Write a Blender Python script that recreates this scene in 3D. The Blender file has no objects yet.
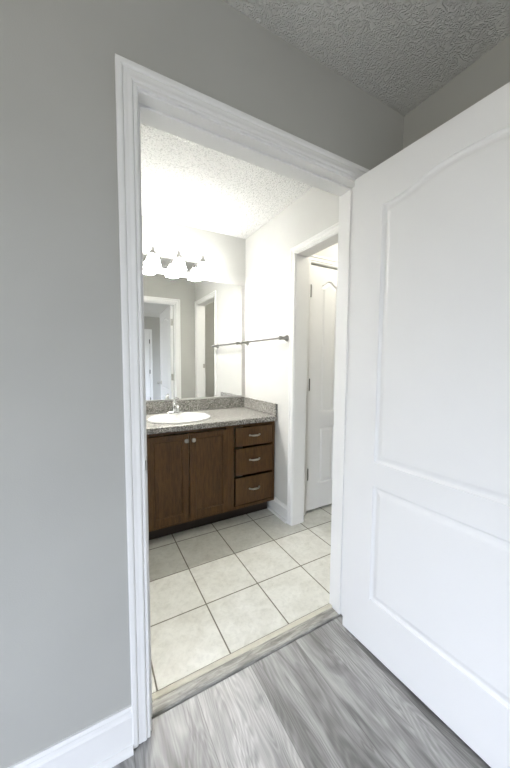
import bpy, bmesh, math
from mathutils import Vector, Matrix

# ------------------------------------------------------------------ camera, world, light, exposure
S = bpy.context.scene
COL = S.collection
F_PX, YAW, PITCH, ROLL = 300.6, 0.5084, -0.0713, 0.0053
cam_data = bpy.data.cameras.new('camera')
cam_data.sensor_fit = 'HORIZONTAL'
cam_data.sensor_width = 36.0
cam_data.lens = 36.0 * F_PX / 510.0
cam_data.clip_start = 0.02
cam = bpy.data.objects.new('camera', cam_data)
COL.objects.link(cam)
cy_, sy_ = math.cos(YAW), math.sin(YAW)
cp_, sp_ = math.cos(PITCH), math.sin(PITCH)
fw = Vector((sy_ * cp_, cy_ * cp_, sp_))
rt = Vector((cy_, -sy_, 0))
up = rt.cross(fw)
r2 = rt * math.cos(ROLL) + up * math.sin(ROLL)
u2 = up * math.cos(ROLL) - rt * math.sin(ROLL)
m = Matrix((r2, u2, -fw)).transposed().to_4x4()
m.translation = Vector((-0.1531, -0.975, 1.2507))
cam.matrix_world = m
S.camera = cam

S.view_settings.view_transform = 'Standard'
S.view_settings.look = 'None'
S.view_settings.gamma = 1.0
S.view_settings.use_curve_mapping = False
S.view_settings.exposure = 0.06

SKY_STRENGTH = 31.0      # daylight outside the bedroom window
BULB = 480.0             # brightness of each bulb on the vanity light
HALL = 58.0  # unseen fill lamp added in the little room beyond the bathroom

world = bpy.data.worlds.new('daylight')
S.world = world
world.use_nodes = True
nt = world.node_tree
nt.nodes.clear()
tc = nt.nodes.new('ShaderNodeTexCoord')
sep = nt.nodes.new('ShaderNodeSeparateXYZ')
ramp = nt.nodes.new('ShaderNodeValToRGB')
ramp.color_ramp.elements[0].position = 0.46
ramp.color_ramp.elements[0].color = (0.20, 0.19, 0.165, 1)
ramp.color_ramp.elements[1].position = 0.54
ramp.color_ramp.elements[1].color = (0.46, 0.50, 0.565, 1)
zen = ramp.color_ramp.elements.new(0.85)
zen.color = (1.10, 1.19, 1.46, 1)
mr = nt.nodes.new('ShaderNodeMapRange')
mr.inputs[1].default_value = -1; mr.inputs[2].default_value = 1
bg = nt.nodes.new('ShaderNodeBackground')
bg.inputs[1].default_value = SKY_STRENGTH
out = nt.nodes.new('ShaderNodeOutputWorld')
nt.links.new(tc.outputs['Generated'], sep.inputs[0])
nt.links.new(sep.outputs['Z'], mr.inputs[0])
nt.links.new(mr.outputs[0], ramp.inputs[0])
nt.links.new(ramp.outputs[0], bg.inputs[0])
nt.links.new(bg.outputs[0], out.inputs[0])

# ------------------------------------------------------------------ dimensions (metres)
W, H, T = 0.904, 2.03, 0.117          # main doorway
REV = 0.005
CW = 0.0564                           # casing width
R, D = 1.1878, 1.6306                 # bathroom right wall, back wall
RT = 0.1076                           # right wall thickness
HC, HC2 = 2.412, 2.432                # ceilings
BL = -0.27                            # bathroom left wall
Y0, Y1 = 0.172, 0.8277                # side doorway
RX = 2.20                             # far side of the little room
YD3 = 0.923                           # wall with the narrow closet door
BX0, BX1, BY = -2.30, 3.20, -3.95     # bedroom
NY = -0.95                            # near wall of the little room

# window in the bedroom's left wall: sky portal
WY0, WY1, WZ0, WZ1 = -3.3, -1.5, 0.55, 2.05
pl = bpy.data.lights.new('window_portal', 'AREA')
pl.shape = 'RECTANGLE'; pl.size = WZ1 - WZ0; pl.size_y = WY1 - WY0
pl.cycles.is_portal = True
po = bpy.data.objects.new('window_portal', pl)
po.location = (BX0 - 0.05, (WY0 + WY1) / 2, (WZ0 + WZ1) / 2)
po.rotation_euler = (0, -math.pi / 2, 0)
COL.objects.link(po)

# unseen second window, added in the opposite wall to brighten the bedroom
VY0, VY1 = -3.3, -2.2
pl = bpy.data.lights.new('window_portal', 'AREA')
pl.shape = 'RECTANGLE'; pl.size = WZ1 - WZ0; pl.size_y = VY1 - VY0
pl.cycles.is_portal = True
po = bpy.data.objects.new('window_portal', pl)
po.location = (BX1 + 0.05, (VY0 + VY1) / 2, (WZ0 + WZ1) / 2)
po.rotation_euler = (0, math.pi / 2, 0)
COL.objects.link(po)

# ------------------------------------------------------------------ materials
def new_mat(name):
    mt = bpy.data.materials.new(name)
    mt.use_nodes = True
    t = mt.node_tree
    return mt, t, t.nodes['Principled BSDF']

def N(t, typ, **kw):
    n = t.nodes.new(typ)
    for k, v in kw.items():
        setattr(n, k, v)
    return n

def pos(t, scale=(1, 1, 1)):
    g = N(t, 'ShaderNodeNewGeometry')
    mp = N(t, 'ShaderNodeMapping')
    mp.inputs['Scale'].default_value = scale
    t.links.new(g.outputs['Position'], mp.inputs['Vector'])
    return mp.outputs[0]

def noise(t, vec, scale, detail=3, rough=0.5, dist=0.0):
    n = N(t, 'ShaderNodeTexNoise')
    n.inputs['Scale'].default_value = scale
    n.inputs['Detail'].default_value = detail
    n.inputs['Roughness'].default_value = rough
    n.inputs['Distortion'].default_value = dist
    if vec: t.links.new(vec, n.inputs['Vector'])
    return n.outputs['Fac']

def rampn(t, fac, stops, interp='LINEAR'):
    r = N(t, 'ShaderNodeValToRGB')
    cr = r.color_ramp
    cr.interpolation = interp
    while len(cr.elements) < len(stops): cr.elements.new(0.5)
    for e, (p_, c_) in zip(cr.elements, stops):
        e.position = p_
        e.color = (c_, c_, c_, 1) if isinstance(c_, (int, float)) else (*c_, 1)
    t.links.new(fac, r.inputs[0])
    return r.outputs[0]

def bump(t, bsdf, height, strength, dist):
    b = N(t, 'ShaderNodeBump')
    b.inputs['Strength'].default_value = strength
    b.inputs['Distance'].default_value = dist
    t.links.new(height, b.inputs['Height'])
    t.links.new(b.outputs[0], bsdf.inputs['Normal'])

def mathn(t, op, a, b=None, c=None):
    n = N(t, 'ShaderNodeMath', operation=op)
    for i, v in enumerate((a, b, c)):
        if v is None: continue
        if isinstance(v, (int, float)): n.inputs[i].default_value = v
        else: t.links.new(v, n.inputs[i])
    return n.outputs[0]

def mix(t, fac, a, b, blend='MIX'):
    n = N(t, 'ShaderNodeMix', data_type='RGBA', blend_type=blend)
    for i, v in ((0, fac), (6, a), (7, b)):
        if isinstance(v, (int, float)): n.inputs[i].default_value = v
        elif isinstance(v, tuple): n.inputs[i].default_value = (*v, 1)
        else: t.links.new(v, n.inputs[i])
    return n.outputs[2]

def paint(name, col, rough, bs=0.0, bscale=300, mottled=0.03):
    mt, t, b = new_mat(name)
    p_ = pos(t)
    f = noise(t, p_, 3.0, 3)
    c = rampn(t, f, [(0.3, tuple(x * (1 - mottled) for x in col)), (0.7, tuple(min(1, x * (1 + mottled)) for x in col))])
    t.links.new(c, b.inputs['Base Color'])
    b.inputs['Roughness'].default_value = rough
    if bs: bump(t, b, noise(t, p_, bscale, 2), bs, 0.001)
    return mt

M = {}
M['wall'] = paint('gray_wall_paint', (0.425, 0.424, 0.395), 0.75, 0.25, 250)
M['wall_bath'] = paint('gray_paint_lightened_as_lit', (0.63, 0.63, 0.605), 0.75, 0.25, 250)  # bathroom light worked into the colour: the same gray paint, made paler
M['trim'] = paint('white_trim_paint', (0.80, 0.80, 0.785), 0.38, 0.0, 60, 0.01)
M['door'] = paint('white_door_paint', (0.80, 0.80, 0.79), 0.42, 0.12, 120, 0.01)
M['plain'] = paint('white_plaster', (0.7, 0.7, 0.7), 0.8)

def ceiling_mat(name, col, kind):
    mt, t, b = new_mat(name)
    p_ = pos(t)
    b.inputs['Roughness'].default_value = 0.9
    if kind == 'stomp':
        n1 = noise(t, p_, 38, 2, 0.5, 1.6)
        ridge = rampn(t, n1, [(0.40, 0.0), (0.50, 1.0), (0.60, 0.0)])
        n2 = noise(t, p_, 90, 3)
        h = mathn(t, 'ADD', ridge, mathn(t, 'MULTIPLY', n2, 0.4))
        bump(t, b, h, 0.7, 0.007)
        b.inputs['Roughness'].default_value = 0.6
        t.links.new(rampn(t, noise(t, p_, 4), [(0.3, tuple(x * .97 for x in col)), (0.7, col)]), b.inputs['Base Color'])
    else:
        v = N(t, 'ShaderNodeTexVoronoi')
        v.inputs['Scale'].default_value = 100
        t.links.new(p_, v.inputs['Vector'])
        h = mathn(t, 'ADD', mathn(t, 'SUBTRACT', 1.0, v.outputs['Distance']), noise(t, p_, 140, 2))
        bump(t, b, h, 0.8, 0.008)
        t.links.new(rampn(t, noise(t, p_, 120, 2), [(0.34, tuple(x * .74 for x in col)), (0.48, col)]), b.inputs['Base Color'])  # random darker specks paint shade between the popcorn grains into the colour
    return mt
M['ceil_bed'] = ceiling_mat('textured_bedroom_ceiling', (0.66, 0.655, 0.61), 'stomp')
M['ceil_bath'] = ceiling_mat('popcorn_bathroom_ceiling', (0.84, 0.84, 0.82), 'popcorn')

def plank_mat():
    mt, t, b = new_mat('gray_oak_vinyl_planks')
    PWID, X0 = 0.23, 0.17
    g = N(t, 'ShaderNodeNewGeometry')
    sp = N(t, 'ShaderNodeSeparateXYZ')
    t.links.new(g.outputs['Position'], sp.inputs[0])
    xs = mathn(t, 'DIVIDE', mathn(t, 'SUBTRACT', sp.outputs['X'], X0), PWID)
    idx = mathn(t, 'FLOOR', xs)
    fx = mathn(t, 'FRACT', xs)
    ys = mathn(t, 'ADD', mathn(t, 'DIVIDE', sp.outputs['Y'], 1.22), mathn(t, 'MULTIPLY', idx, 0.15))
    ys = mathn(t, 'ADD', ys, 0.62)
    row = mathn(t, 'FLOOR', ys)
    fy = mathn(t, 'FRACT', ys)
    pid = mathn(t, 'ADD', idx, mathn(t, 'MULTIPLY', row, 3.0))
    tone = rampn(t, mathn(t, 'FRACT', mathn(t, 'DIVIDE', mathn(t, 'ADD', mathn(t, 'ADD', idx, 0.5), mathn(t, 'MULTIPLY', row, 4.0)), 8.0)),
                 [(0.0, 1.28), (0.125, 0.98), (0.25, 1.0), (0.375, 0.8), (0.5, 1.05), (0.625, 0.78), (0.75, 0.95), (0.875, 1.05)], 'CONSTANT')
    # grain coordinates, shifted from plank to plank
    def grain(yk, off):
        cmb = N(t, 'ShaderNodeCombineXYZ')
        t.links.new(sp.outputs['X'], cmb.inputs[0])
        t.links.new(mathn(t, 'ADD', mathn(t, 'MULTIPLY', sp.outputs['Y'], yk), mathn(t, 'MULTIPLY', pid, 1.73 + off)), cmb.inputs[1])
        t.links.new(mathn(t, 'MULTIPLY', pid, 0.91), cmb.inputs[2])
        return cmb.outputs[0]
    broad = noise(t, grain(0.16, 0.0), 11, 3, 0.5, 0.7)
    fine = noise(t, grain(0.05, 0.3), 150, 4, 0.6, 0.3)
    ring = mathn(t, 'SINE', mathn(t, 'MULTIPLY', noise(t, grain(0.22, 0.1), 6.5, 2, 0.45, 0.4), 150.0))
    knots = noise(t, grain(0.45, 0.7), 13, 2, 0.5, 0.6)
    crack = rampn(t, noise(t, grain(0.10, 0.5), 9, 4, 0.5, 1.0), [(0.478, 0.0), (0.496, 1.0), (0.514, 0.0)])
    c = rampn(t, broad, [(0.28, (0.155, 0.152, 0.146)), (0.46, (0.29, 0.286, 0.278)), (0.72, (0.44, 0.436, 0.426))])
    c = mix(t, 0.55, c, rampn(t, fine, [(0.30, 0.62), (0.5, 1.0), (0.7, 1.35)]), 'MULTIPLY')
    c = mix(t, 0.40, c, rampn(t, mathn(t, 'ADD', mathn(t, 'MULTIPLY', ring, 0.5), 0.5), [(0.0, 0.72), (0.6, 1.0), (1.0, 1.35)]), 'MULTIPLY')
    c = mix(t, 0.6, c, rampn(t, knots, [(0.28, 0.45), (0.40, 1.0)]), 'MULTIPLY')
    c = mix(t, mathn(t, 'MULTIPLY', crack, 0.45), c, (0.09, 0.087, 0.08))
    c = mix(t, 1.0, c, tone, 'MULTIPLY')
    sx = mathn(t, 'MINIMUM', fx, mathn(t, 'SUBTRACT', 1.0, fx))
    sy = mathn(t, 'MULTIPLY', mathn(t, 'MINIMUM', fy, mathn(t, 'SUBTRACT', 1.0, fy)), 6.8)
    seam = rampn(t, mathn(t, 'MINIMUM', sx, sy), [(0.0, 1.0), (0.010, 0.0)])
    c = mix(t, mathn(t, 'MULTIPLY', seam, 0.55), c, (0.06, 0.06, 0.055))
    t.links.new(c, b.inputs['Base Color'])
    b.inputs['Roughness'].default_value = 0.42
    h = mathn(t, 'SUBTRACT', mathn(t, 'MULTIPLY', fine, 0.5), seam)
    bump(t, b, h, 0.25, 0.0015)
    return mt
M['plank'] = plank_mat()

def strip_mat():
    mt, t, b = new_mat('gray_oak_threshold')
    p_ = pos(t, (0.16, 1, 1))
    n1 = noise(t, p_, 80, 4, 0.6, 1.2)
    n2 = noise(t, p_, 26, 3, 0.6, 2.0)
    c = rampn(t, n1, [(0.3, (0.20, 0.195, 0.175)), (0.7, (0.44, 0.43, 0.39))])
    c = mix(t, 0.7, c, rampn(t, n2, [(0.35, 0.55), (0.6, 1.25)]), 'MULTIPLY')
    t.links.new(c, b.inputs['Base Color'])
    b.inputs['Roughness'].default_value = 0.45
    return mt
M['strip'] = strip_mat()

def tile_mat():
    mt, t, b = new_mat('cream_ceramic_floor_tile')
    TS, TX, TY = 0.3059, 0.3485, 0.7379
    g = N(t, 'ShaderNodeNewGeometry')
    sp = N(t, 'ShaderNodeSeparateXYZ')
    t.links.new(g.outputs['Position'], sp.inputs[0])
    def edge(o, off):
        f = mathn(t, 'FRACT', mathn(t, 'DIVIDE', mathn(t, 'SUBTRACT', o, off - 20 * TS), TS))
        return mathn(t, 'MINIMUM', f, mathn(t, 'SUBTRACT', 1.0, f))
    e = mathn(t, 'MINIMUM', edge(sp.outputs['X'], TX), edge(sp.outputs['Y'], TY))
    grout = rampn(t, e, [(0.0085, 1.0), (0.0125, 0.0)])
    p_ = pos(t)
    n1 = noise(t, p_, 9, 5, 0.65, 0.6)
    n2 = noise(t, p_, 38, 4, 0.65, 0.4)
    c = rampn(t, n1, [(0.3, (0.565, 0.565, 0.51)), (0.7, (0.69, 0.695, 0.65))])
    c = mix(t, 0.6, c, rampn(t, n2, [(0.33, 0.86), (0.55, 1.05)]), 'MULTIPLY')
    spots = rampn(t, noise(t, p_, 70, 2), [(0.70, 0.0), (0.74, 1.0)])
    c = mix(t, mathn(t, 'MULTIPLY', spots, 0.4), c, (0.38, 0.36, 0.28))
    c = mix(t, grout, c, (0.15, 0.14, 0.11))
    t.links.new(c, b.inputs['Base Color'])
    rg = rampn(t, grout, [(0, 0.32), (1, 0.9)])
    t.links.new(rg, b.inputs['Roughness'])
    bump(t, b, mathn(t, 'SUBTRACT', mathn(t, 'MULTIPLY', n2, 0.15), grout), 0.35, 0.002)
    return mt
M['tile'] = tile_mat()

def wood_mat():
    mt, t, b = new_mat('dark_brown_cabinet_wood')
    tcn = N(t, 'ShaderNodeTexCoord')
    mp = N(t, 'ShaderNodeMapping')
    mp.inputs['Scale'].default_value = (1, 1, 0.12)
    t.links.new(tcn.outputs['Object'], mp.inputs['Vector'])
    n1 = noise(t, mp.outputs[0], 90, 4, 0.6, 0.6)
    n2 = noise(t, mp.outputs[0], 14, 3, 0.6, 0.5)
    c = rampn(t, n1, [(0.3, (0.058, 0.025, 0.006)), (0.7, (0.112, 0.056, 0.015))])
    c = mix(t, 0.7, c, rampn(t, n2, [(0.3, 0.72), (0.7, 1.2)]), 'MULTIPLY')
    t.links.new(c, b.inputs['Base Color'])
    b.inputs['Roughness'].default_value = 0.48
    b.inputs['Specular IOR Level'].default_value = 0.35
    return mt
M['wood'] = wood_mat()

def granite_mat():
    mt, t, b = new_mat('speckled_gray_granite_laminate')
    p_ = pos(t)
    v = N(t, 'ShaderNodeTexVoronoi')
    v.inputs['Scale'].default_value = 240
    t.links.new(p_, v.inputs['Vector'])
    sc = N(t, 'ShaderNodeSeparateColor')
    t.links.new(v.outputs['Color'], sc.inputs[0])
    c = rampn(t, sc.outputs[0], [(0.0, (0.055, 0.05, 0.045)), (0.25, (0.20, 0.195, 0.175)), (0.55, (0.33, 0.32, 0.295)), (0.83, (0.62, 0.61, 0.58))], 'CONSTANT')
    c = mix(t, 0.5, c, rampn(t, noise(t, p_, 130, 3), [(0.3, 0.7), (0.7, 1.25)]), 'MULTIPLY')
    t.links.new(c, b.inputs['Base Color'])
    b.inputs['Roughness'].default_value = 0.28
    return mt
M['granite'] = granite_mat()

def simple(name, col, rough, metal=0.0, var=0.04):
    mt, t, b = new_mat(name)
    f = noise(t, pos(t), 40, 2)
    c = rampn(t, f, [(0.3, tuple(x * (1 - var) for x in col)), (0.7, tuple(min(1, x * (1 + var)) for x in col))])
    t.links.new(c, b.inputs['Base Color'])
    b.inputs['Roughness'].default_value = rough
    b.inputs['Metallic'].default_value = metal
    return mt
M['ceramic'] = simple('white_porcelain', (0.86, 0.86, 0.84), 0.12, 0, 0.01)
M['chrome'] = simple('polished_chrome', (0.66, 0.66, 0.66), 0.10, 1, 0.01)
M['nickel'] = simple('brushed_nickel', (0.45, 0.44, 0.41), 0.30, 1, 0.05)
M['hinge'] = simple('dull_nickel_hinge', (0.085, 0.08, 0.068), 0.5, 0, 0.05)
M['mirror'] = simple('mirror_glass', (0.90, 0.91, 0.90), 0.0, 1, 0.0)
M['cream'] = simple('cream_transition_strip', (0.60, 0.58, 0.49), 0.4, 0, 0.05)
M['kick'] = simple('shade_darkened_toe_kick', (0.018, 0.010, 0.006), 0.6)  # darker than the cabinet wood, painting in the shade of the recess
M['cap'] = simple('dark_nickel_cap', (0.31, 0.305, 0.29), 0.35, 1, 0.05)
M['dark'] = simple('dark_shadow_gap', (0.03, 0.03, 0.03), 0.8)  # near-black colour stands in for shade in the threshold gap

def emis(name, col, strength, base=(0.9, 0.9, 0.9)):
    mt, t, b = new_mat(name)
    b.inputs['Base Color'].default_value = (*base, 1)
    b.inputs['Roughness'].default_value = 0.3
    lw = N(t, 'ShaderNodeTexNoise'); lw.inputs['Scale'].default_value = 20
    t.links.new(rampn(t, lw.outputs['Fac'], [(0.2, tuple(x * .97 for x in col)), (0.8, col)]), b.inputs['Emission Color'])
    b.inputs['Emission Strength'].default_value = strength
    return mt
M['shade'] = emis('lit_frosted_glass', (1.0, 0.985, 0.955), 52.0)
M['bulb'] = emis('lit_bulb', (1.0, 0.97, 0.925), BULB)
M['hall'] = emis('fill_lamp_glass', (1.0, 0.95, 0.83), HALL)

def glass_mat():
    mt, t, b = new_mat('window_glass')
    t.nodes.remove(b)
    o = t.nodes['Material Output']
    tr = N(t, 'ShaderNodeBsdfTransparent'); gl = N(t, 'ShaderNodeBsdfGlossy')
    gl.inputs['Roughness'].default_value = 0.02
    mx = N(t, 'ShaderNodeMixShader'); mx.inputs[0].default_value = 0.06
    t.links.new(tr.outputs[0], mx.inputs[1]); t.links.new(gl.outputs[0], mx.inputs[2])
    t.links.new(mx.outputs[0], o.inputs['Surface'])
    return mt
M['glass'] = glass_mat()

# ------------------------------------------------------------------ mesh helpers
def link(name, bm, mat, parent=None, smooth=False, at=None):
    """link bm (world or thing-local coordinates) as ONE mesh object; origin moved to `at`"""
    bmesh.ops.remove_doubles(bm, verts=bm.verts, dist=1e-6)
    bmesh.ops.recalc_face_normals(bm, faces=bm.faces)
    if at is not None:
        bmesh.ops.translate(bm, verts=bm.verts, vec=-Vector(at))
    me = bpy.data.meshes.new(name)
    bm.to_mesh(me); bm.free()
    me.materials.append(M[mat])
    if smooth:
        for p_ in me.polygons: p_.use_smooth = True
        try: me.set_sharp_from_angle(angle=math.radians(40))
        except Exception: pass
    o = bpy.data.objects.new(name, me)
    COL.objects.link(o)
    if parent is not None:
        o.parent = parent
        if at is not None: o.location = Vector(at)
    elif at is not None:
        o.location = Vector(at)
    return o

def box(bm, x0, x1, y0, y1, z0, z1, bev=0.0, seg=2):
    r = bmesh.ops.create_cube(bm, size=1.0)
    vs = r['verts']
    for v in vs:
        v.co = Vector(((x0 + x1) / 2 + v.co.x * (x1 - x0), (y0 + y1) / 2 + v.co.y * (y1 - y0), (z0 + z1) / 2 + v.co.z * (z1 - z0)))
    if bev:
        es = set()
        for v in vs: es.update(v.link_edges)
        bmesh.ops.bevel(bm, geom=list(es), offset=bev, segments=seg, affect='EDGES', profile=0.5)
    return bm

def lathe(bm, prof, c=(0, 0, 0), axis='z', seg=24, sx=1.0, sy=1.0, flip=1):
    """prof: list of (radius, height); closes ends whose radius is 0"""
    rings = []
    def place(a, b_, h):
        if axis == 'z': return Vector((c[0] + a, c[1] + b_, c[2] + h * flip))
        if axis == 'y': return Vector((c[0] + a, c[1] + h * flip, c[2] + b_))
        return Vector((c[0] + h * flip, c[1] + a, c[2] + b_))
    for r, h in prof:
        if r < 1e-7: rings.append([bm.verts.new(place(0, 0, h))])
        else: rings.append([bm.verts.new(place(r * sx * math.cos(2 * math.pi * i / seg), r * sy * math.sin(2 * math.pi * i / seg), h)) for i in range(seg)])
    for A, B in zip(rings, rings[1:]):
        for i in range(seg):
            j = (i + 1) % seg
            if len(A) == 1 and len(B) == 1: break
            if len(A) == 1: bm.faces.new((A[0], B[i], B[j]))
            elif len(B) == 1: bm.faces.new((A[i], A[j], B[0]))
            else: bm.faces.new((A[i], A[j], B[j], B[i]))
    return bm

def tube(bm, pts, rad, seg=12, caps=True):
    pts = [Vector(p_) for p_ in pts]
    rads = rad if isinstance(rad, (list, tuple)) else [rad] * len(pts)
    rings = []
    ref = None
    for i, p_ in enumerate(pts):
        d = (pts[min(i + 1, len(pts) - 1)] - pts[max(i - 1, 0)]).normalized()
        if ref is None:
            ref = Vector((0, 0, 1)) if abs(d.z) < 0.9 else Vector((1, 0, 0))
        a = (ref - d * ref.dot(d)).normalized(); ref = a
        b_ = d.cross(a)
        rings.append([bm.verts.new(p_ + (a * math.cos(2 * math.pi * k / seg) + b_ * math.sin(2 * math.pi * k / seg)) * rads[i]) for k in range(seg)])
    for A, B in zip(rings, rings[1:]):
        for k in range(seg):
            j = (k + 1) % seg
            bm.faces.new((A[k], A[j], B[j], B[k]))
    if caps:
        bm.faces.new(rings[0]); bm.faces.new(list(reversed(rings[-1])))
    return bm

def loft(bm, stations, closed=True):
    """stations: lists of points of one profile, stitched one to the next, ends capped"""
    rs = [[bm.verts.new(p_) for p_ in st] for st in stations]
    n = len(rs[0])
    for A, B in zip(rs, rs[1:]):
        for i in range(n if closed else n - 1):
            j = (i + 1) % n
            bm.faces.new((A[i], A[j], B[j], B[i]))
    bm.faces.new(rs[0]); bm.faces.new(list(reversed(rs[-1])))
    return bm

def tag(o, label, cat, group=None, kind=None):
    o['label'] = label; o['category'] = cat
    if group: o['group'] = group
    if kind: o['kind'] = kind
    return o

def thing(name, label, cat, loc, rz=0.0, group=None, kind=None):
    o = bpy.data.objects.new(name, None)
    o.empty_display_size = 0.1
    o.location = loc; o.rotation_euler = (0, 0, rz)
    COL.objects.link(o)
    return tag(o, label, cat, group, kind)

def part(name, bm, mat, parent, smooth=False):
    """bm given in world coordinates; the part hangs under parent (an unrotated thing or a part of one)"""
    base = Vector((0, 0, 0)); q = parent
    while q is not None:
        base += q.location; q = q.parent
    return link(name, shift(bm, -base), mat, parent, smooth)

def shift(bm, v):
    bmesh.ops.translate(bm, verts=bm.verts, vec=v); return bm

def struct(name, bm, mat, label, cat, smooth=False):
    return tag(link(name, bm, mat, None, smooth), label, cat, None, 'structure')

# ------------------------------------------------------------------ room shell
JT = 0.018
b = bmesh.new(); box(b, BX0, R, 0, T, 0, HC) if False else None
box(b, BX0, -JT, 0, T, 0, HC); box(b, W + JT, R, 0, T, 0, HC); box(b, -JT, W + JT, 0, T, H + JT, HC)
struct('wall_front', b, 'wall', 'gray painted wall around the open doorway to the bathroom', 'wall')

b = bmesh.new()
box(b, R, R + RT, NY - 0.1, 0.06, 0, HC)
struct('wall_right', b, 'wall', 'gray painted wall behind the open white door', 'wall')
b = bmesh.new()
box(b, R, R + RT, 0.06, Y0 - JT, 0, HC); box(b, R, R + RT, Y1 + JT, D, 0, HC); box(b, R, R + RT, Y0 - JT, Y1 + JT, H + JT, HC)
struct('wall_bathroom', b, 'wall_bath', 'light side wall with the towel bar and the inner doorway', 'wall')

b = bmesh.new(); box(b, BL - 0.1, RX + 0.1, D, D + 0.1, 0, HC)
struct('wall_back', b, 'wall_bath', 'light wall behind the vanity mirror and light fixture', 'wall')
b = bmesh.new(); box(b, BL - 0.1, BL, T, D, 0, HC)
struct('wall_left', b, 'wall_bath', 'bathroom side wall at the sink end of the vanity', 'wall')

# little room beyond the side doorway
DX0, DX1 = 1.400, 1.812
b = bmesh.new()
box(b, R + RT, DX0 - JT, YD3, YD3 + 0.1, 0, HC); box(b, DX1 + JT, RX, YD3, YD3 + 0.1, 0, HC); box(b, DX0 - JT, DX1 + JT, YD3, YD3 + 0.1, H + JT, HC)
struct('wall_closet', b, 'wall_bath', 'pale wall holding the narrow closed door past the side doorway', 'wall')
b = bmesh.new(); box(b, RX, RX + 0.1, NY, D, 0, HC)
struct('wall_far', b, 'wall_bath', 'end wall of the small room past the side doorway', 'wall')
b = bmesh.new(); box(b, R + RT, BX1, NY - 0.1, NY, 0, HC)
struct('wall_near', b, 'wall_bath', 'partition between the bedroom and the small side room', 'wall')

# bedroom
b = bmesh.new()
box(b, BX0 - 0.12, BX0, BY, WY0, 0, HC); box(b, BX0 - 0.12, BX0, WY1, T, 0, HC)
box(b, BX0 - 0.12, BX0, WY0, WY1, 0, WZ0); box(b, BX0 - 0.12, BX0, WY0, WY1, WZ1, HC)
struct('wall_window', b, 'wall', 'bedroom wall with the daylight window', 'wall')
EX0, EX1 = 0.49, 1.27
b = bmesh.new()
box(b, BX0 - 0.12, EX0 - JT, BY - 0.1, BY, 0, HC); box(b, EX1 + JT, BX1 + 0.1, BY - 0.1, BY, 0, HC); box(b, EX0 - JT, EX1 + JT, BY - 0.1, BY, H + JT, HC)
struct('wall_bedroom', b, 'wall', 'gray bedroom wall seen only in the mirror', 'wall')
b = bmesh.new(); box(b, BX1, BX1 + 0.1, BY, VY0, 0, HC); box(b, BX1, BX1 + 0.1, VY1, NY - 0.1, 0, HC)
box(b, BX1, BX1 + 0.1, VY0, VY1, 0, WZ0); box(b, BX1, BX1 + 0.1, VY0, VY1, WZ1, HC)
struct('wall_side', b, 'wall', 'bedroom side wall opposite the window', 'wall')

b = bmesh.new(); box(b, BX0 - 0.12, BX1 + 0.1, BY - 0.1, 0.043, -0.06, 0)
struct('floor', b, 'plank', 'gray wood look vinyl plank floor in front of the doorway', 'floor')
b = bmesh.new(); box(b, BL - 0.1, RX + 0.1, 0.126, D + 0.1, -0.06, 0.0); box(b, R + RT, RX + 0.1, NY, 0.126, -0.06, 0.0)
struct('floor', b, 'tile', 'cream square tile bathroom floor with dark grout', 'floor')
b = bmesh.new(); box(b, BX0 - 0.12, R, BY - 0.1, T, HC, HC + 0.08); box(b, R, BX1 + 0.1, BY - 0.1, NY - 0.1, HC, HC + 0.08)
struct('ceiling', b, 'ceil_bed', 'gray stippled bedroom ceiling', 'ceiling')
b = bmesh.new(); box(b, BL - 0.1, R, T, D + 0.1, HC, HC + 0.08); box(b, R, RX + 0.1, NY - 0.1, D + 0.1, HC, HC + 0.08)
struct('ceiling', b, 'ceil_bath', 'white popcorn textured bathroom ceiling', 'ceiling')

# threshold
b = bmesh.new()
loft(b, [[(x, 0.047, -0.05), (x, 0.047, 0.004), (x, 0.050, 0.009), (x, 0.060, 0.012), (x, 0.088, 0.012), (x, 0.0945, 0.009), (x, 0.0945, -0.05)] for x in (-JT, W + JT)])
struct('trim_1', b, 'strip', 'gray wood grain threshold strip across the doorway', 'threshold')
b = bmesh.new()
loft(b, [[(x, 0.0955, -0.05), (x, 0.0955, 0.008), (x, 0.100, 0.010), (x, 0.119, 0.007), (x, 0.1255, 0.002), (x, 0.1255, -0.05)] for x in (-JT, W + JT)])
struct('trim_2', b, 'cream', 'cream edging strip between the threshold and the tiles', 'trim')
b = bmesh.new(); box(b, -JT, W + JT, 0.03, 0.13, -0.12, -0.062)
struct('floor', b, 'dark', 'subfloor painted dark as shade in the gap under the threshold', 'floor')

# ------------------------------------------------------------------ casings, jambs
PROF = [(0, 0), (0, 0.0075), (0.0015, 0.009), (0.0085, 0.009), (0.0105, 0.0075), (0.0130, 0.0115), (0.0165, 0.0128), (0.0260, 0.0118),
        (0.0345, 0.0125), (0.0375, 0.0112), (0.0400, 0.0150), (0.0440, 0.0165), (0.0540, 0.0165), (CW, 0.0150), (CW, 0)]
def casing(name, fn, a0, a1, z0, label, head=H, k=1.0):
    PROF = [(u * k, t) for u, t in globals()['PROF']]
    """fn(a, t, z) -> point; a along the wall, t out of it; doorway from a0 to a1"""
    st = [[fn(a0 - REV - u, t, z0) for u, t in PROF], [fn(a0 - REV - u, t, head + REV + u) for u, t in PROF],
          [fn(a1 + REV + u, t, head + REV + u) for u, t in PROF], [fn(a1 + REV + u, t, z0) for u, t in PROF]]
    bm = bmesh.new(); loft(bm, st)
    return struct(name, bm, 'trim', label, 'door casing')
casing('trim_3', lambda a, t, z: (a, -t, z), 0, W, 0.005, 'white moulded casing framing the doorway on the bedroom side')
casing('trim_4', lambda a, t, z: (a, T + t, z), 0, W, 0.0, 'white casing on the bathroom side of the main doorway')
casing('trim_5', lambda a, t, z: (R - t, a, z), Y0, Y1, 0.0, 'white casing around the side doorway beside the vanity', k=0.86)
casing('trim_6', lambda a, t, z: (R + RT + t, a, z), Y0, Y1, 0.0, 'white casing on the far side of the side doorway')
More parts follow.
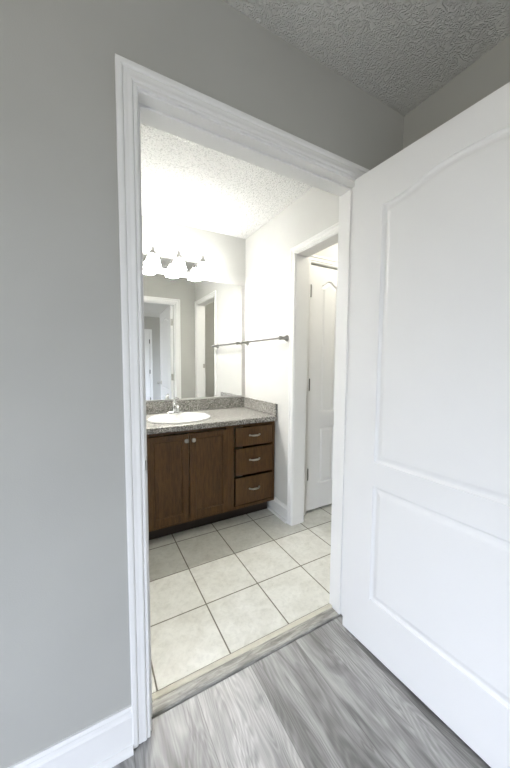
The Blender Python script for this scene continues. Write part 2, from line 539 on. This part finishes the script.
casing('trim_7', lambda a, t, z: (a, YD3 - t, z), DX0, DX1, 0.0, 'white casing around the narrow closed door')
casing('trim_8', lambda a, t, z: (a, BY + t, z), EX0, EX1, 0.0, 'white casing around the bedroom door seen in the mirror')

def jamb(name, mk, a0, a1, t0, t1, s0, s1, label, z0=0.0, SW=0.009):
    bm = bmesh.new()
    def bx(p0, p1, q0, q1, z0_, z1_, bev=0.0015):
        (x0, y0), (x1, y1) = mk(p0, q0), mk(p1, q1)
        box(bm, min(x0, x1), max(x0, x1), min(y0, y1), max(y0, y1), z0_, z1_, bev, 1)
    bx(a0 - JT, a0, t0, t1, z0, H); bx(a1, a1 + JT, t0, t1, z0, H); bx(a0 - JT, a1 + JT, t0, t1, H, H + JT)
    if SW: bx(a0, a0 + SW, s0, s1, z0, H); bx(a1 - SW, a1, s0, s1, z0, H); bx(a0 + SW, a1 - SW, s0, s1, H - SW, H)
    return struct(name, bm, 'trim', label, 'door jamb')
jm = jamb('trim_9', lambda a, t: (a, t), 0, W, 0.0, T, 0.040, 0.0918, 'white jamb and stop lining the main doorway', 0.0122)
js = jamb('trim_10', lambda a, t: (R + t, a), Y0, Y1, 0.0, RT, 0.030, 0.066, 'white jamb lining the side doorway', 0.0, 0)
jamb('trim_11', lambda a, t: (a, YD3 + t), DX0, DX1, 0.0, 0.1, 0.040, 0.075, 'white jamb around the narrow closed door')
jamb('trim_12', lambda a, t: (a, BY - t), EX0, EX1, 0.0, 0.1, 0.040, 0.075, 'white jamb around the bedroom door seen in the mirror')

def strike(x, y, z, ax, root):
    bm = bmesh.new()
    if ax == 'x':
        box(bm, x, x + 0.0016, y - 0.014, y + 0.012, z - 0.028, z + 0.028, 0.0006, 1)
        box(bm, x - 0.003, x + 0.0016, y - 0.019, y - 0.013, z - 0.016, z + 0.016, 0.0008, 1)
    else:
        box(bm, x - 0.014, x + 0.014, y, y + 0.002, z - 0.028, z + 0.028, 0.0006, 1)
    p_ = part('strike_plate', bm, 'nickel', root); p_['label'] = 'small nickel strike plate'
strike(0.0, 0.0165, 0.926, 'x', jm)
strike(R + 0.094, Y0, 1.20, 'y', js)

# ------------------------------------------------------------------ baseboards
BP = [(0, 0), (0.028, 0), (0.028, 0.006), (0.024, 0.014), (0.017, 0.0185), (0.0125, 0.019), (0.0125, 0.108), (0.0145, 0.112), (0.0145, 0.117),
      (0.0110, 0.121), (0.0085, 0.130), (0.0095, 0.136), (0.0060, 0.145), (0, 0.145)]
def baseboard(name, fn, a0, a1, label, k=1.0):
    bm = bmesh.new(); loft(bm, [[fn(a, t, z * k) for t, z in BP] for a in (a0, a1)])
    struct(name, bm, 'trim', label, 'baseboard')
e_ = CW + REV
baseboard('baseboard_front', lambda a, t, z: (a, -t, z), BX0 + 0.03, -e_, 'white baseboard on the gray wall left of the doorway')
baseboard('baseboard_right', lambda a, t, z: (R - t, a, z), -0.95, -0.02, 'white baseboard behind the open door')
baseboard('baseboard_vanity', lambda a, t, z: (R - t, a, z), Y1 + e_ - 0.0079, 1.154, 'short white baseboard between the vanity and the side doorway', 0.90)
baseboard('baseboard_entry', lambda a, t, z: (a, T + t, z), W + e_, R, 'white baseboard in the corner inside the bathroom')
baseboard('baseboard_bedroom', lambda a, t, z: (a, BY + t, z), EX1 + e_, BX1, 'white baseboard of the bedroom wall seen in the mirror')
baseboard('baseboard_near', lambda a, t, z: (a, NY + t, z), R + RT, RX, 'white baseboard in the small side room')

b = bmesh.new(); box(b, R + RT + 0.001, RX - 0.001, NY, NY + 0.010, 1.318, 1.388, 0.003, 1)
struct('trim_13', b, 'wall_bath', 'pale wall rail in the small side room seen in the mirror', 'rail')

# ------------------------------------------------------------------ bedroom window
def window(name, label, X, sg, y0, y1):
    """X: inner wall face, sg: direction out of the room"""
    wr = thing(name, label, 'window', (X, (y0 + y1) / 2, WZ0), kind='structure')
    def bx(bm, a, c_, *r_, **k): box(bm, min(X + sg * a, X + sg * c_), max(X + sg * a, X + sg * c_), *r_, **k)
    bm = bmesh.new()
    bx(bm, .05, .09, y0, y0 + .05, WZ0, WZ1); bx(bm, .05, .09, y1 - .05, y1, WZ0, WZ1)
    bx(bm, .05, .09, y0 + .05, y1 - .05, WZ0, WZ0 + .05); bx(bm, .05, .09, y0 + .05, y1 - .05, WZ1 - .05, WZ1)
    zm = (WZ0 + WZ1) / 2
    bx(bm, .05, .09, y0 + .05, y1 - .05, zm - .02, zm + .02)
    part('window_frame', bm, 'trim', wr)
    bm = bmesh.new(); bx(bm, .068, .072, y0 + .045, y1 - .045, WZ0 + .045, WZ1 - .045)
    part('pane', bm, 'glass', wr)
    bm = bmesh.new(); bx(bm, -.04, .05, y0 - .03, y1 + .03, WZ0 - .02, WZ0)
    part('window_sill', bm, 'trim', wr)
window('window_1', 'bedroom window with white frame letting in daylight', BX0, -1, WY0, WY1)
window('fill_window', 'unseen window added in the opposite wall to brighten the bedroom', BX1, 1, VY0, VY1)

# ------------------------------------------------------------------ moulded doors
def smooth01(x):
    x = max(0.0, min(1.0, x)); return x * x * (3 - 2 * x)

def panel_outline(s0, s1, z0, z1, arch):
    """closed polygon (s, z), counter-clockwise; arch = rise of the cambered top"""
    if not arch:
        return [(s0, z0), (s1, z0), (s1, z1), (s0, z1)]
    n = 28
    pts = [(s0, z0), (s1, z0)]
    for i in range(n + 1):
        s = s1 + (s0 - s1) * i / n
        q = abs((s - (s0 + s1) / 2) / ((s1 - s0) / 2))     # 1 at the ends, 0 in the middle
        pts.append((s, z1 + arch * smooth01((0.93 - q) / 0.80)))
    return pts

def offset(poly, d):
    n = len(poly); res = []
    for i in range(n):
        p0, p1, p2 = (Vector(poly[i - 1]), Vector(poly[i]), Vector(poly[(i + 1) % n]))
        d1 = (p1 - p0).normalized(); d2 = (p2 - p1).normalized()
        n1 = Vector((-d1.y, d1.x)); n2 = Vector((-d2.y, d2.x))
        k = (n1 + n2); k = k / max(0.3, k.dot(n1) if k.length else 1)
        res.append(tuple(p1 + k * d))
    return res

STICK = [(0.0, 0.0), (0.002, 0.0045), (0.009, 0.0090), (0.014, 0.0090), (0.020, 0.0070), (0.030, 0.0022), (0.036, 0.0012)]
def door_leaf_bm(width, z0, z1, thick, panels):
    """local coords: s along +X from the hinge edge, depth 0..thick along +Y (face seen from -Y at y=0 and face at y=thick)"""
    bm = bmesh.new()
    outer = [(0, z0), (width, z0), (width, z1), (0, z1)]
    for side in (0, 1):
        y_ = lambda d: (d if side == 0 else thick - d)
        ed = []
        vo = [bm.verts.new((s, y_(0), z)) for s, z in outer]
        ed += [bm.edges.new((vo[i], vo[(i + 1) % 4])) for i in range(4)]
        for pn in panels:
            poly = panel_outline(*pn)
            loops = [[bm.verts.new((s, y_(d), z)) for s, z in offset(poly, o)] for o, d in STICK]
            n = len(poly)
            ed += [bm.edges.new((loops[0][i], loops[0][(i + 1) % n])) for i in range(n)]
            for A, B in zip(loops, loops[1:]):
                for i in range(n):
                    bm.faces.new((A[i], A[(i + 1) % n], B[(i + 1) % n], B[i]))
            bm.faces.new(loops[-1])
        bmesh.ops.triangle_fill(bm, use_beauty=True, use_dissolve=False, edges=ed)
        if side == 0: front = vo
        else:
            for i in range(4):
                j = (i + 1) % 4
                bm.faces.new((front[i], front[j], vo[j], vo[i]))
    return bm

def hinge_bm(x, y, z, h=0.09, r=0.006):
    bm = bmesh.new()
    lathe(bm, [(0, -h / 2 - .004), (r * .7, -h / 2 - .003), (r, -h / 2), (r, h / 2), (r * .7, h / 2 + .003), (0, h / 2 + .004)], (x, y, z), seg=12)
    return bm

def knob(root, x, y, sgn, z, mat='nickel'):
    bm = bmesh.new()
    lathe(bm, [(0, 0), (0.032, 0), (0.032, 0.004), (0.026, 0.009), (0.012, 0.011), (0.011, 0.028), (0.017, 0.034), (0.026, 0.044), (0.028, 0.054), (0.024, 0.064), (0.012, 0.069), (0, 0.070)],
          (x, y, z), 'y', 24, flip=sgn)
    link('door_knob', bm, mat, root, True)

# main open door: hinge pin at (W, -0.008), leaf swung into the bedroom past square
ANG = math.radians(-90) + 0.0462
LW, LT = 0.884, 0.035
root = thing('door_1', 'white moulded two panel door with arched top swung open into the bedroom', 'door', (0.8641, -0.011, 0), ANG, kind='structure')
# in leaf coordinates the face looking into the doorway lies on y = 0 with its front toward -Y
PAN = [(0.141, LW - 0.141, 0.843, 1.868, 0.046), (0.140, LW - 0.140, 0.243, 0.741, 0)]
lf = link('door_leaf', door_leaf_bm(LW, 0.016, H - 0.003, LT, PAN), 'door', root)
for z in (1.80, 1.04, 0.27):
    b = bmesh.new(); box(b, -0.0022, 0.0, 0.004, 0.031, z - 0.045, z + 0.045, 0.0004, 1)
    lathe(b, [(0, -0.049), (0.004, -0.048), (0.006, -0.045), (0.006, 0.045), (0.004, 0.048), (0, 0.049)], (-0.002, LT + 0.004, z), seg=12)
    h_ = link('hinge', b, 'nickel', root); h_['label'] = 'nickel hinge'
knob(root, LW - 0.068, 0.0, -1, 0.915); knob(root, LW - 0.068, LT, 1, 0.915)
b = bmesh.new(); box(b, LW, LW + 0.002, 0.006, 0.029, 0.887, 0.943, 0.0005, 1)
link('latch_plate', b, 'nickel', root)
# hinge leaves on the jamb
for z in (1.80, 1.04, 0.27):
    b = bmesh.new(); box(b, W - 0.0018, W, 0.003, 0.032, z - 0.045, z + 0.045, 0.0004, 1)
    part('hinge_leaf', b, 'trim', jm)

# narrow closed closet door in the little room
root = thing('door_2', 'narrow white two panel closet door standing closed past the side doorway', 'door', (DX0, YD3, 0), kind='structure')
W3 = DX1 - DX0 - 0.006
def lb(o, bm, x, y, z):
    return shift(bm, Vector((x, y, z)))
bm = door_leaf_bm(W3, 0.022, H - 0.012, 0.034, [(0.122, W3 - 0.122, 0.842, 1.878, 0.036), (0.122, W3 - 0.122, 0.235, 0.716, 0)])
link('door_leaf', shift(bm, Vector((0.003, 0.004, 0))), 'door', root)
for z in (1.815, 1.075, 0.335):
    h_ = link('hinge', hinge_bm(0.0, -0.005, z, 0.092, 0.0065), 'hinge', root, True); h_['label'] = 'dull nickel hinge barrel'
knob(root, W3 - 0.06, 0.004, -1, 0.915)

# closed bedroom door seen in the mirror
root = thing('door_3', 'closed white bedroom door seen in the mirror behind the open door', 'door', (EX1, BY, 0), math.pi, kind='structure')
W4 = EX1 - EX0 - 0.006
bm = door_leaf_bm(W4, 0.016, H - 0.005, 0.035, [(0.13, W4 - 0.13, 0.850, 1.868, 0.046), (0.13, W4 - 0.13, 0.252, 0.736, 0)])
link('door_leaf', shift(bm, Vector((0.003, 0.004, 0))), 'door', root)
for z in (1.78, 1.0, 0.27):
    link('hinge', hinge_bm(0.0, -0.006, z, 0.1, 0.011), 'hinge', root, True)
knob(root, W4 - 0.06, 0.004, -1, 0.915)

# ------------------------------------------------------------------ vanity
VX0, VX1 = BL + 0.004, 1.1765
ZC, ZS = 0.8173, 0.9186
CB = 0.779                     # underside of the counter
YC, YFR, ZK = 1.070, 1.089, 0.107
KX = 1.0089
def fx(x): return -0.1531 + (x + 0.1531) * KX
def fz(z): return 1.2507 - (1.2507 - z) * KX
van = thing('vanity_cabinet', 'dark brown wooden vanity cabinet under the speckled gray counter', 'cabinet', ((VX0 + VX1) / 2, 1.35, 0))
b = bmesh.new()
box(b, VX0, VX0 + 0.016, YFR + 0.019, D - 0.004, ZK, CB - 0.001); box(b, VX1 - 0.016, VX1, YFR + 0.019, D - 0.004, ZK, CB - 0.001)
box(b, VX0 + 0.016, VX1 - 0.016, YFR + 0.019, D - 0.004, ZK, ZK + 0.016)
part('carcass', b, 'wood', van)
b = bmesh.new()
sx = [(VX0, VX0 + 0.012), (0.152, 0.190), (0.738, 0.800), (1.148, VX1)]
sx = [(fx(a) if a > 0 else a, min(VX1, fx(c_)) if c_ > 0 else c_) for a, c_ in sx]
for x0, x1 in sx: box(b, x0, x1, YC + 0.004, YFR + 0.019, ZK, CB - 0.001, 0.0008, 1)
for (a, c_) in zip(sx, sx[1:]):
    box(b, a[1], c_[0], YFR, YFR + 0.019, fz(0.756), CB - 0.001, 0.0008, 1); box(b, a[1], c_[0], YC + 0.004, YFR + 0.019, ZK, fz(0.141), 0.0008, 1)
part('face_frame', b, 'wood', van)
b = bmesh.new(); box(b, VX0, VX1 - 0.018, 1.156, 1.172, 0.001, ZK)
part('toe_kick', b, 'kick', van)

def cab_knob(root, x, y, z):
    bm = bmesh.new()
    lathe(bm, [(0, 0), (0.009, 0), (0.008, 0.003), (0.005, 0.006), (0.005, 0.012), (0.0125, 0.017), (0.0155, 0.022), (0.0145, 0.027), (0.008, 0.030), (0, 0.0305)], (x, y, z), 'y', 20, flip=-1)
    p_ = part('knob', bm, 'nickel', root, True); p_['label'] = 'round nickel knob'

def shaker(x0, x1, z0, z1, kx):
    bm = bmesh.new(); s = 0.044; y0, y1 = YC, YFR - 0.001
    box(bm, x0, x0 + s, y0, y1, z0, z1, 0.0012, 1); box(bm, x1 - s, x1, y0, y1, z0, z1, 0.0012, 1)
    box(bm, x0 + s, x1 - s, y0, y1, z1 - 0.040, z1, 0.0012, 1); box(bm, x0 + s, x1 - s, y0, y1, z0, z0 + 0.056, 0.0012, 1)
    fr = part('door', bm, 'wood', van)
    bm = bmesh.new()
    a0, a1, c0, c1 = x0 + s - .001, x1 - s + .001, z0 + 0.055, z1 - 0.039
    # recessed flat panel with a small sloped sticking
    loft(bm, [[(a0, y1 - .001, c0), (a1, y1 - .001, c0), (a1, y1 - .001, c1), (a0, y1 - .001, c1)],
              [(a0, y0 + .003, c0), (a1, y0 + .003, c0), (a1, y0 + .003, c1), (a0, y0 + .003, c1)],
              [(a0 + .008, y0 + .010, c0 + .008), (a1 - .008, y0 + .010, c0 + .008), (a1 - .008, y0 + .010, c1 - .008), (a0 + .008, y0 + .010, c1 - .008)]])
    part('door_panel', bm, 'wood', fr)
    cab_knob(fr, kx, YC, fz(0.709))
shaker(fx(0.170), fx(0.4495), fz(0.131), fz(0.754), fx(0.4285))
shaker(fx(0.4555), fx(0.756), fz(0.131), fz(0.754), fx(0.4795))

def drawer(x0, x1, z0, z1):
    bm = bmesh.new(); box(bm, x0, x1, YC, YFR - 0.001, z0, z1, 0.004, 2)
    fr = part('drawer', bm, 'wood', van)
    bm = bmesh.new(); cx, cz = (x0 + x1) / 2, z0 + (z1 - z0) * (0.55 if z1 - z0 < .16 else 0.54)
    pts = []; rad = []
    for i in range(15):
        q = i / 14 * 2 - 1
        pts.append((cx + q * 0.043, YC - 0.022 * (1 - q ** 4), cz)); rad.append(0.0048 + 0.0030 * (1 - q * q))
    tube(bm, pts, rad, 10)
    for s in (-1, 1): lathe(bm, [(0, 0), (0.008, 0), (0.0075, 0.003), (0.0045, 0.005), (0, 0.0055)], (cx + s * 0.043, YC, cz), 'y', 14, flip=-1)
    p_ = part('pull', bm, 'nickel', fr, True); p_['label'] = 'curved nickel drawer pull'
for z0, z1 in ((0.606, 0.753), (0.379, 0.590), (0.147, 0.359)):
    drawer(fx(0.812), fx(1.141), fz(z0), fz(z1))
    drawer(VX0 + 0.022, 0.142, fz(z0), fz(z1))

# counter with an oval cut-out for the sink
SKX, SKY, SA, SB = 0.458, 1.315, 0.242, 0.205
ct = thing('countertop', 'speckled gray counter with back and side splash on the vanity', 'countertop', (SKX, 1.35, CB))
YF = 1.0508; SPL = 0.0233
def counter_bm():
    bm = bmesh.new()
    x0, x1, y0, y1 = BL + 0.001, R - 0.001, YF, D - 0.001
    n = 48; rad = 0.009
    rings = {}
    for z in (ZC, CB):
        hole = [bm.verts.new((SKX + (SA - .018) * math.cos(2 * math.pi * i / n), SKY + (SB - .018) * math.sin(2 * math.pi * i / n), z)) for i in range(n)]
        yy = y0 + rad if z == ZC else y0
        o = [bm.verts.new(p_) for p_ in ((x0, yy, z), (x1, yy, z), (x1, y1, z), (x0, y1, z))]
        ed = [bm.edges.new((hole[i], hole[(i + 1) % n])) for i in range(n)] + [bm.edges.new((o[i], o[(i + 1) % 4])) for i in range(4)]
        bmesh.ops.triangle_fill(bm, use_beauty=True, use_dissolve=False, edges=ed)
        rings[z] = (hole, o)
    hT, oT = rings[ZC]; hB, oB = rings[CB]
    for i in range(n):
        j = (i + 1) % n; bm.faces.new((hT[i], hT[j], hB[j], hB[i]))
    bm.faces.new((oT[2], oT[3], oB[3], oB[2]))
    prev = (oT[0], oT[1]); L = [oT[0]]; Rr = [oT[1]]
    for k in range(1, 6):
        a = math.pi / 2 * k / 5
        q = (bm.verts.new((x0, y0 + rad - rad * math.sin(a), ZC - rad + rad * math.cos(a))), bm.verts.new((x1, y0 + rad - rad * math.sin(a), ZC - rad + rad * math.cos(a))))
        bm.faces.new((prev[0], prev[1], q[1], q[0])); prev = q; L.append(q[0]); Rr.append(q[1])
    bm.faces.new((prev[0], prev[1], oB[1], oB[0]))
    bm.faces.new(L + [oB[0], oB[3], oT[3]]); bm.faces.new(Rr + [oB[1], oB[2], oT[2]])
    return bm
part('counter_slab', counter_bm(), 'granite', ct)
b = bmesh.new(); box(b, BL + 0.001, R - SPL, D - SPL, D - 0.001, ZC + 0.0005, ZS, 0.003, 2)
part('backsplash', b, 'granite', ct)
b = bmesh.new(); box(b, R - SPL + 0.0004, R - 0.001, YF + 0.001, D - 0.001, ZC + 0.0005, ZS, 0.003, 2)
part('side_splash', b, 'granite', ct)

# sink
sink = thing('sink', 'white oval drop-in basin set into the gray counter', 'sink', (SKX, SKY, ZC))
b = bmesh.new()
prof = [(1.0, 0.0008), (1.0, 0.006), (0.985, 0.011), (0.955, 0.0145), (0.91, 0.015), (0.865, 0.012), (0.835, 0.004), (0.81, -0.015), (0.76, -0.055),
        (0.66, -0.095), (0.48, -0.122), (0.25, -0.134), (0.10, -0.137), (0.0, -0.1375)]
n = 64; rings = []
for r, h in prof:
    sh = 0.0 if r > 0.9 else -0.012       # bowl sits forward of the faucet deck
    if r == 0: rings.append([b.verts.new((SKX, SKY + sh, ZC + h))])
    else:
        rb = r if r > 0.9 else r - 0.03 * (1 if r > .5 else 0)
        rings.append([b.verts.new((SKX + SA * r * math.cos(2 * math.pi * i / n), SKY + sh + SB * rb * math.sin(2 * math.pi * i / n), ZC + h)) for i in range(n)])
for A, B in zip(rings, rings[1:]):
    for i in range(n):
        j = (i + 1) % n
        b.faces.new((A[i], A[j], B[j], B[i]) if len(B) > 1 else (A[i], A[j], B[0]))
bo = part('basin', b, 'ceramic', sink, True)
b = bmesh.new(); lathe(b, [(0, -0.1360), (0.014, -0.1358), (0.016, -0.1340), (0.021, -0.1335), (0.0225, -0.1352), (0.0225, -0.1365)], (SKX, SKY - 0.012, ZC), seg=24)
part('drain', b, 'chrome', sink, True)

# faucet on the back of the sink deck
FX, FY, FZ = SKX + 0.008, 1.492, ZC + 0.0152
fau = thing('faucet', 'chrome single lever faucet on the back rim of the white sink', 'faucet', (FX, FY, FZ))
b = bmesh.new(); lathe(b, [(0, 0.0), (0.074, 0.0), (0.074, 0.004), (0.070, 0.010), (0.055, 0.015), (0.030, 0.018), (0, 0.019)], (FX, FY, FZ), seg=40, sy=0.36)
part('base_plate', b, 'chrome', fau, True)
b = bmesh.new(); lathe(b, [(0, 0.012), (0.024, 0.012), (0.022, 0.03), (0.021, 0.055), (0.0240, 0.068), (0.0225, 0.080), (0.013, 0.087), (0, 0.088)], (FX, FY, FZ), seg=24)
part('body', b, 'chrome', fau, True)
b = bmesh.new(); tube(b, [(FX, FY - 0.008, FZ + 0.040), (FX, FY - 0.030, FZ + 0.056), (FX, FY - 0.060, FZ + 0.066), (FX, FY - 0.088, FZ + 0.062), (FX, FY - 0.104, FZ + 0.048), (FX, FY - 0.108, FZ + 0.034)],
                      [0.015, 0.0145, 0.013, 0.012, 0.0115, 0.011], 16)
part('spout', b, 'chrome', fau, True)
b = bmesh.new(); tube(b, [(FX, FY + 0.002, FZ + 0.078), (FX + 0.001, FY + 0.006, FZ + 0.096), (FX + 0.004, FY + 0.000, FZ + 0.112), (FX + 0.010, FY - 0.018, FZ + 0.120), (FX + 0.018, FY - 0.042, FZ + 0.122)],
                      [0.019, 0.0165, 0.0135, 0.0115, 0.0085], 16)
part('handle', b, 'chrome', fau, True)

# ------------------------------------------------------------------ mirror
XM, ZMT, ZMB = 1.148, 1.9775, 0.926
mi = thing('mirror', 'large frameless wall mirror above the vanity backsplash', 'mirror', ((BL + XM) / 2, D, ZMB))
b = bmesh.new(); box(b, BL + 0.004, XM, D - 0.006, D - 0.001, ZMB, ZMT, 0.0008, 1)
part('mirror_glass', b, 'mirror', mi)
b = bmesh.new(); box(b, BL + 0.004, XM, D - 0.009, D - 0.0062, ZMB - 0.006, ZMB + 0.006); box(b, BL + 0.004, XM, D - 0.009, D - 0.001, ZMB - 0.0062, ZMB - 0.001)  # white colour on this channel stands in for light caught along the edge
part('bottom_channel', b, 'trim', mi)['label'] = 'thin bottom channel whitened as a line of caught light'

# ------------------------------------------------------------------ vanity light
vl = thing('vanity_light', 'chrome bar vanity light with a row of glowing bell shades above the mirror', 'light fixture', (0.42, D, 2.013))
b = bmesh.new(); box(b, 0.055, 0.782, D - 0.030, D - 0.001, 2.020, 2.108, 0.006, 2)
part('back_plate', b, 'chrome', vl)
LY = D - 0.12
for i, x in enumerate((0.118, 0.320, 0.522, 0.725)):
    b = bmesh.new(); tube(b, [(x, D - 0.029, 2.064), (x, D - 0.060, 2.064), (x, D - 0.092, 2.074), (x, D - 0.112, 2.092), (x, LY, 2.110)], 0.007, 12)
    lathe(b, [(0, 0), (0.024, 0), (0.022, 0.006), (0.010, 0.010), (0, 0.0105)], (x, D - 0.0302, 2.064), 'y', 18, flip=-1)
    part('arm', b, 'nickel', vl, True)
    b = bmesh.new(); lathe(b, [(0.0, -0.052), (0.019, -0.052), (0.019, -0.043), (0.0275, -0.0365), (0.0275, -0.024), (0.023, -0.012), (0.015, 0.000), (0.0085, 0.008), (0.0100, 0.014), (0.0085, 0.020), (0.0045, 0.027), (0.0015, 0.034), (0, 0.036)], (x, LY, 2.122), seg=20)
    s = part('socket_cap', b, 'cap', vl, True); s['label'] = 'pointed nickel socket cap'
    b = bmesh.new()
    po_ = [(0.027, -0.038), (0.034, -0.044), (0.043, -0.058), (0.048, -0.078), (0.051, -0.098), (0.057, -0.114), (0.059, -0.119)]
    lathe(b, po_ + [(r - 0.003, h) for r, h in reversed(po_)], (x, LY, 2.122), seg=28)
    s = part('glass_shade', b, 'shade', vl, True); s['label'] = 'glowing frosted bell glass shade'
    b = bmesh.new(); lathe(b, [(0, -0.053), (0.012, -0.053), (0.014, -0.065), (0.024, -0.085), (0.028, -0.104), (0.025, -0.120), (0.014, -0.131), (0, -0.134)], (x, LY, 2.122), seg=18)
    part('bulb', b, 'bulb', vl, True)

# ------------------------------------------------------------------ towel bar
TZ, TXB = 1.437, R - 0.062
tb = thing('towel_bar', 'brushed nickel towel bar on the white wall beside the mirror', 'towel bar', (R, 1.25, TZ))
b = bmesh.new(); tube(b, [(TXB, 0.925, TZ), (TXB, 1.578, TZ)], 0.0085, 14)
part('bar', b, 'cap', tb, True)
for y in (0.932, 1.571):
    b = bmesh.new(); lathe(b, [(0, 0.0005), (0.025, 0.0005), (0.025, 0.005), (0.021, 0.012), (0.013, 0.024), (0.0115, 0.040), (0.014, 0.052), (0.0165, 0.062), (0.0145, 0.072), (0.008, 0.078), (0, 0.079)], (R, y, TZ), 'x', 22, flip=-1)
    part('post', b, 'cap', tb, True)

# ------------------------------------------------------------------ fill lamp added in the little room (out of view)
cl = thing('fill_lamp', 'unseen fill lamp added to light the small room past the side doorway', 'fill lamp', (1.90, 0.45, HC))
b = bmesh.new(); lathe(b, [(0, 0), (0.13, 0), (0.13, -0.02), (0.10, -0.02), (0, -0.02)], (1.90, 0.45, HC - 0.0005), seg=32)
part('base', b, 'trim', cl, True)
b = bmesh.new(); lathe(b, [(0.115, -0.021), (0.112, -0.05), (0.085, -0.08), (0.04, -0.095), (0, -0.098)], (1.90, 0.45, HC), seg=32)
part('glass_shade', b, 'hall', cl, True)
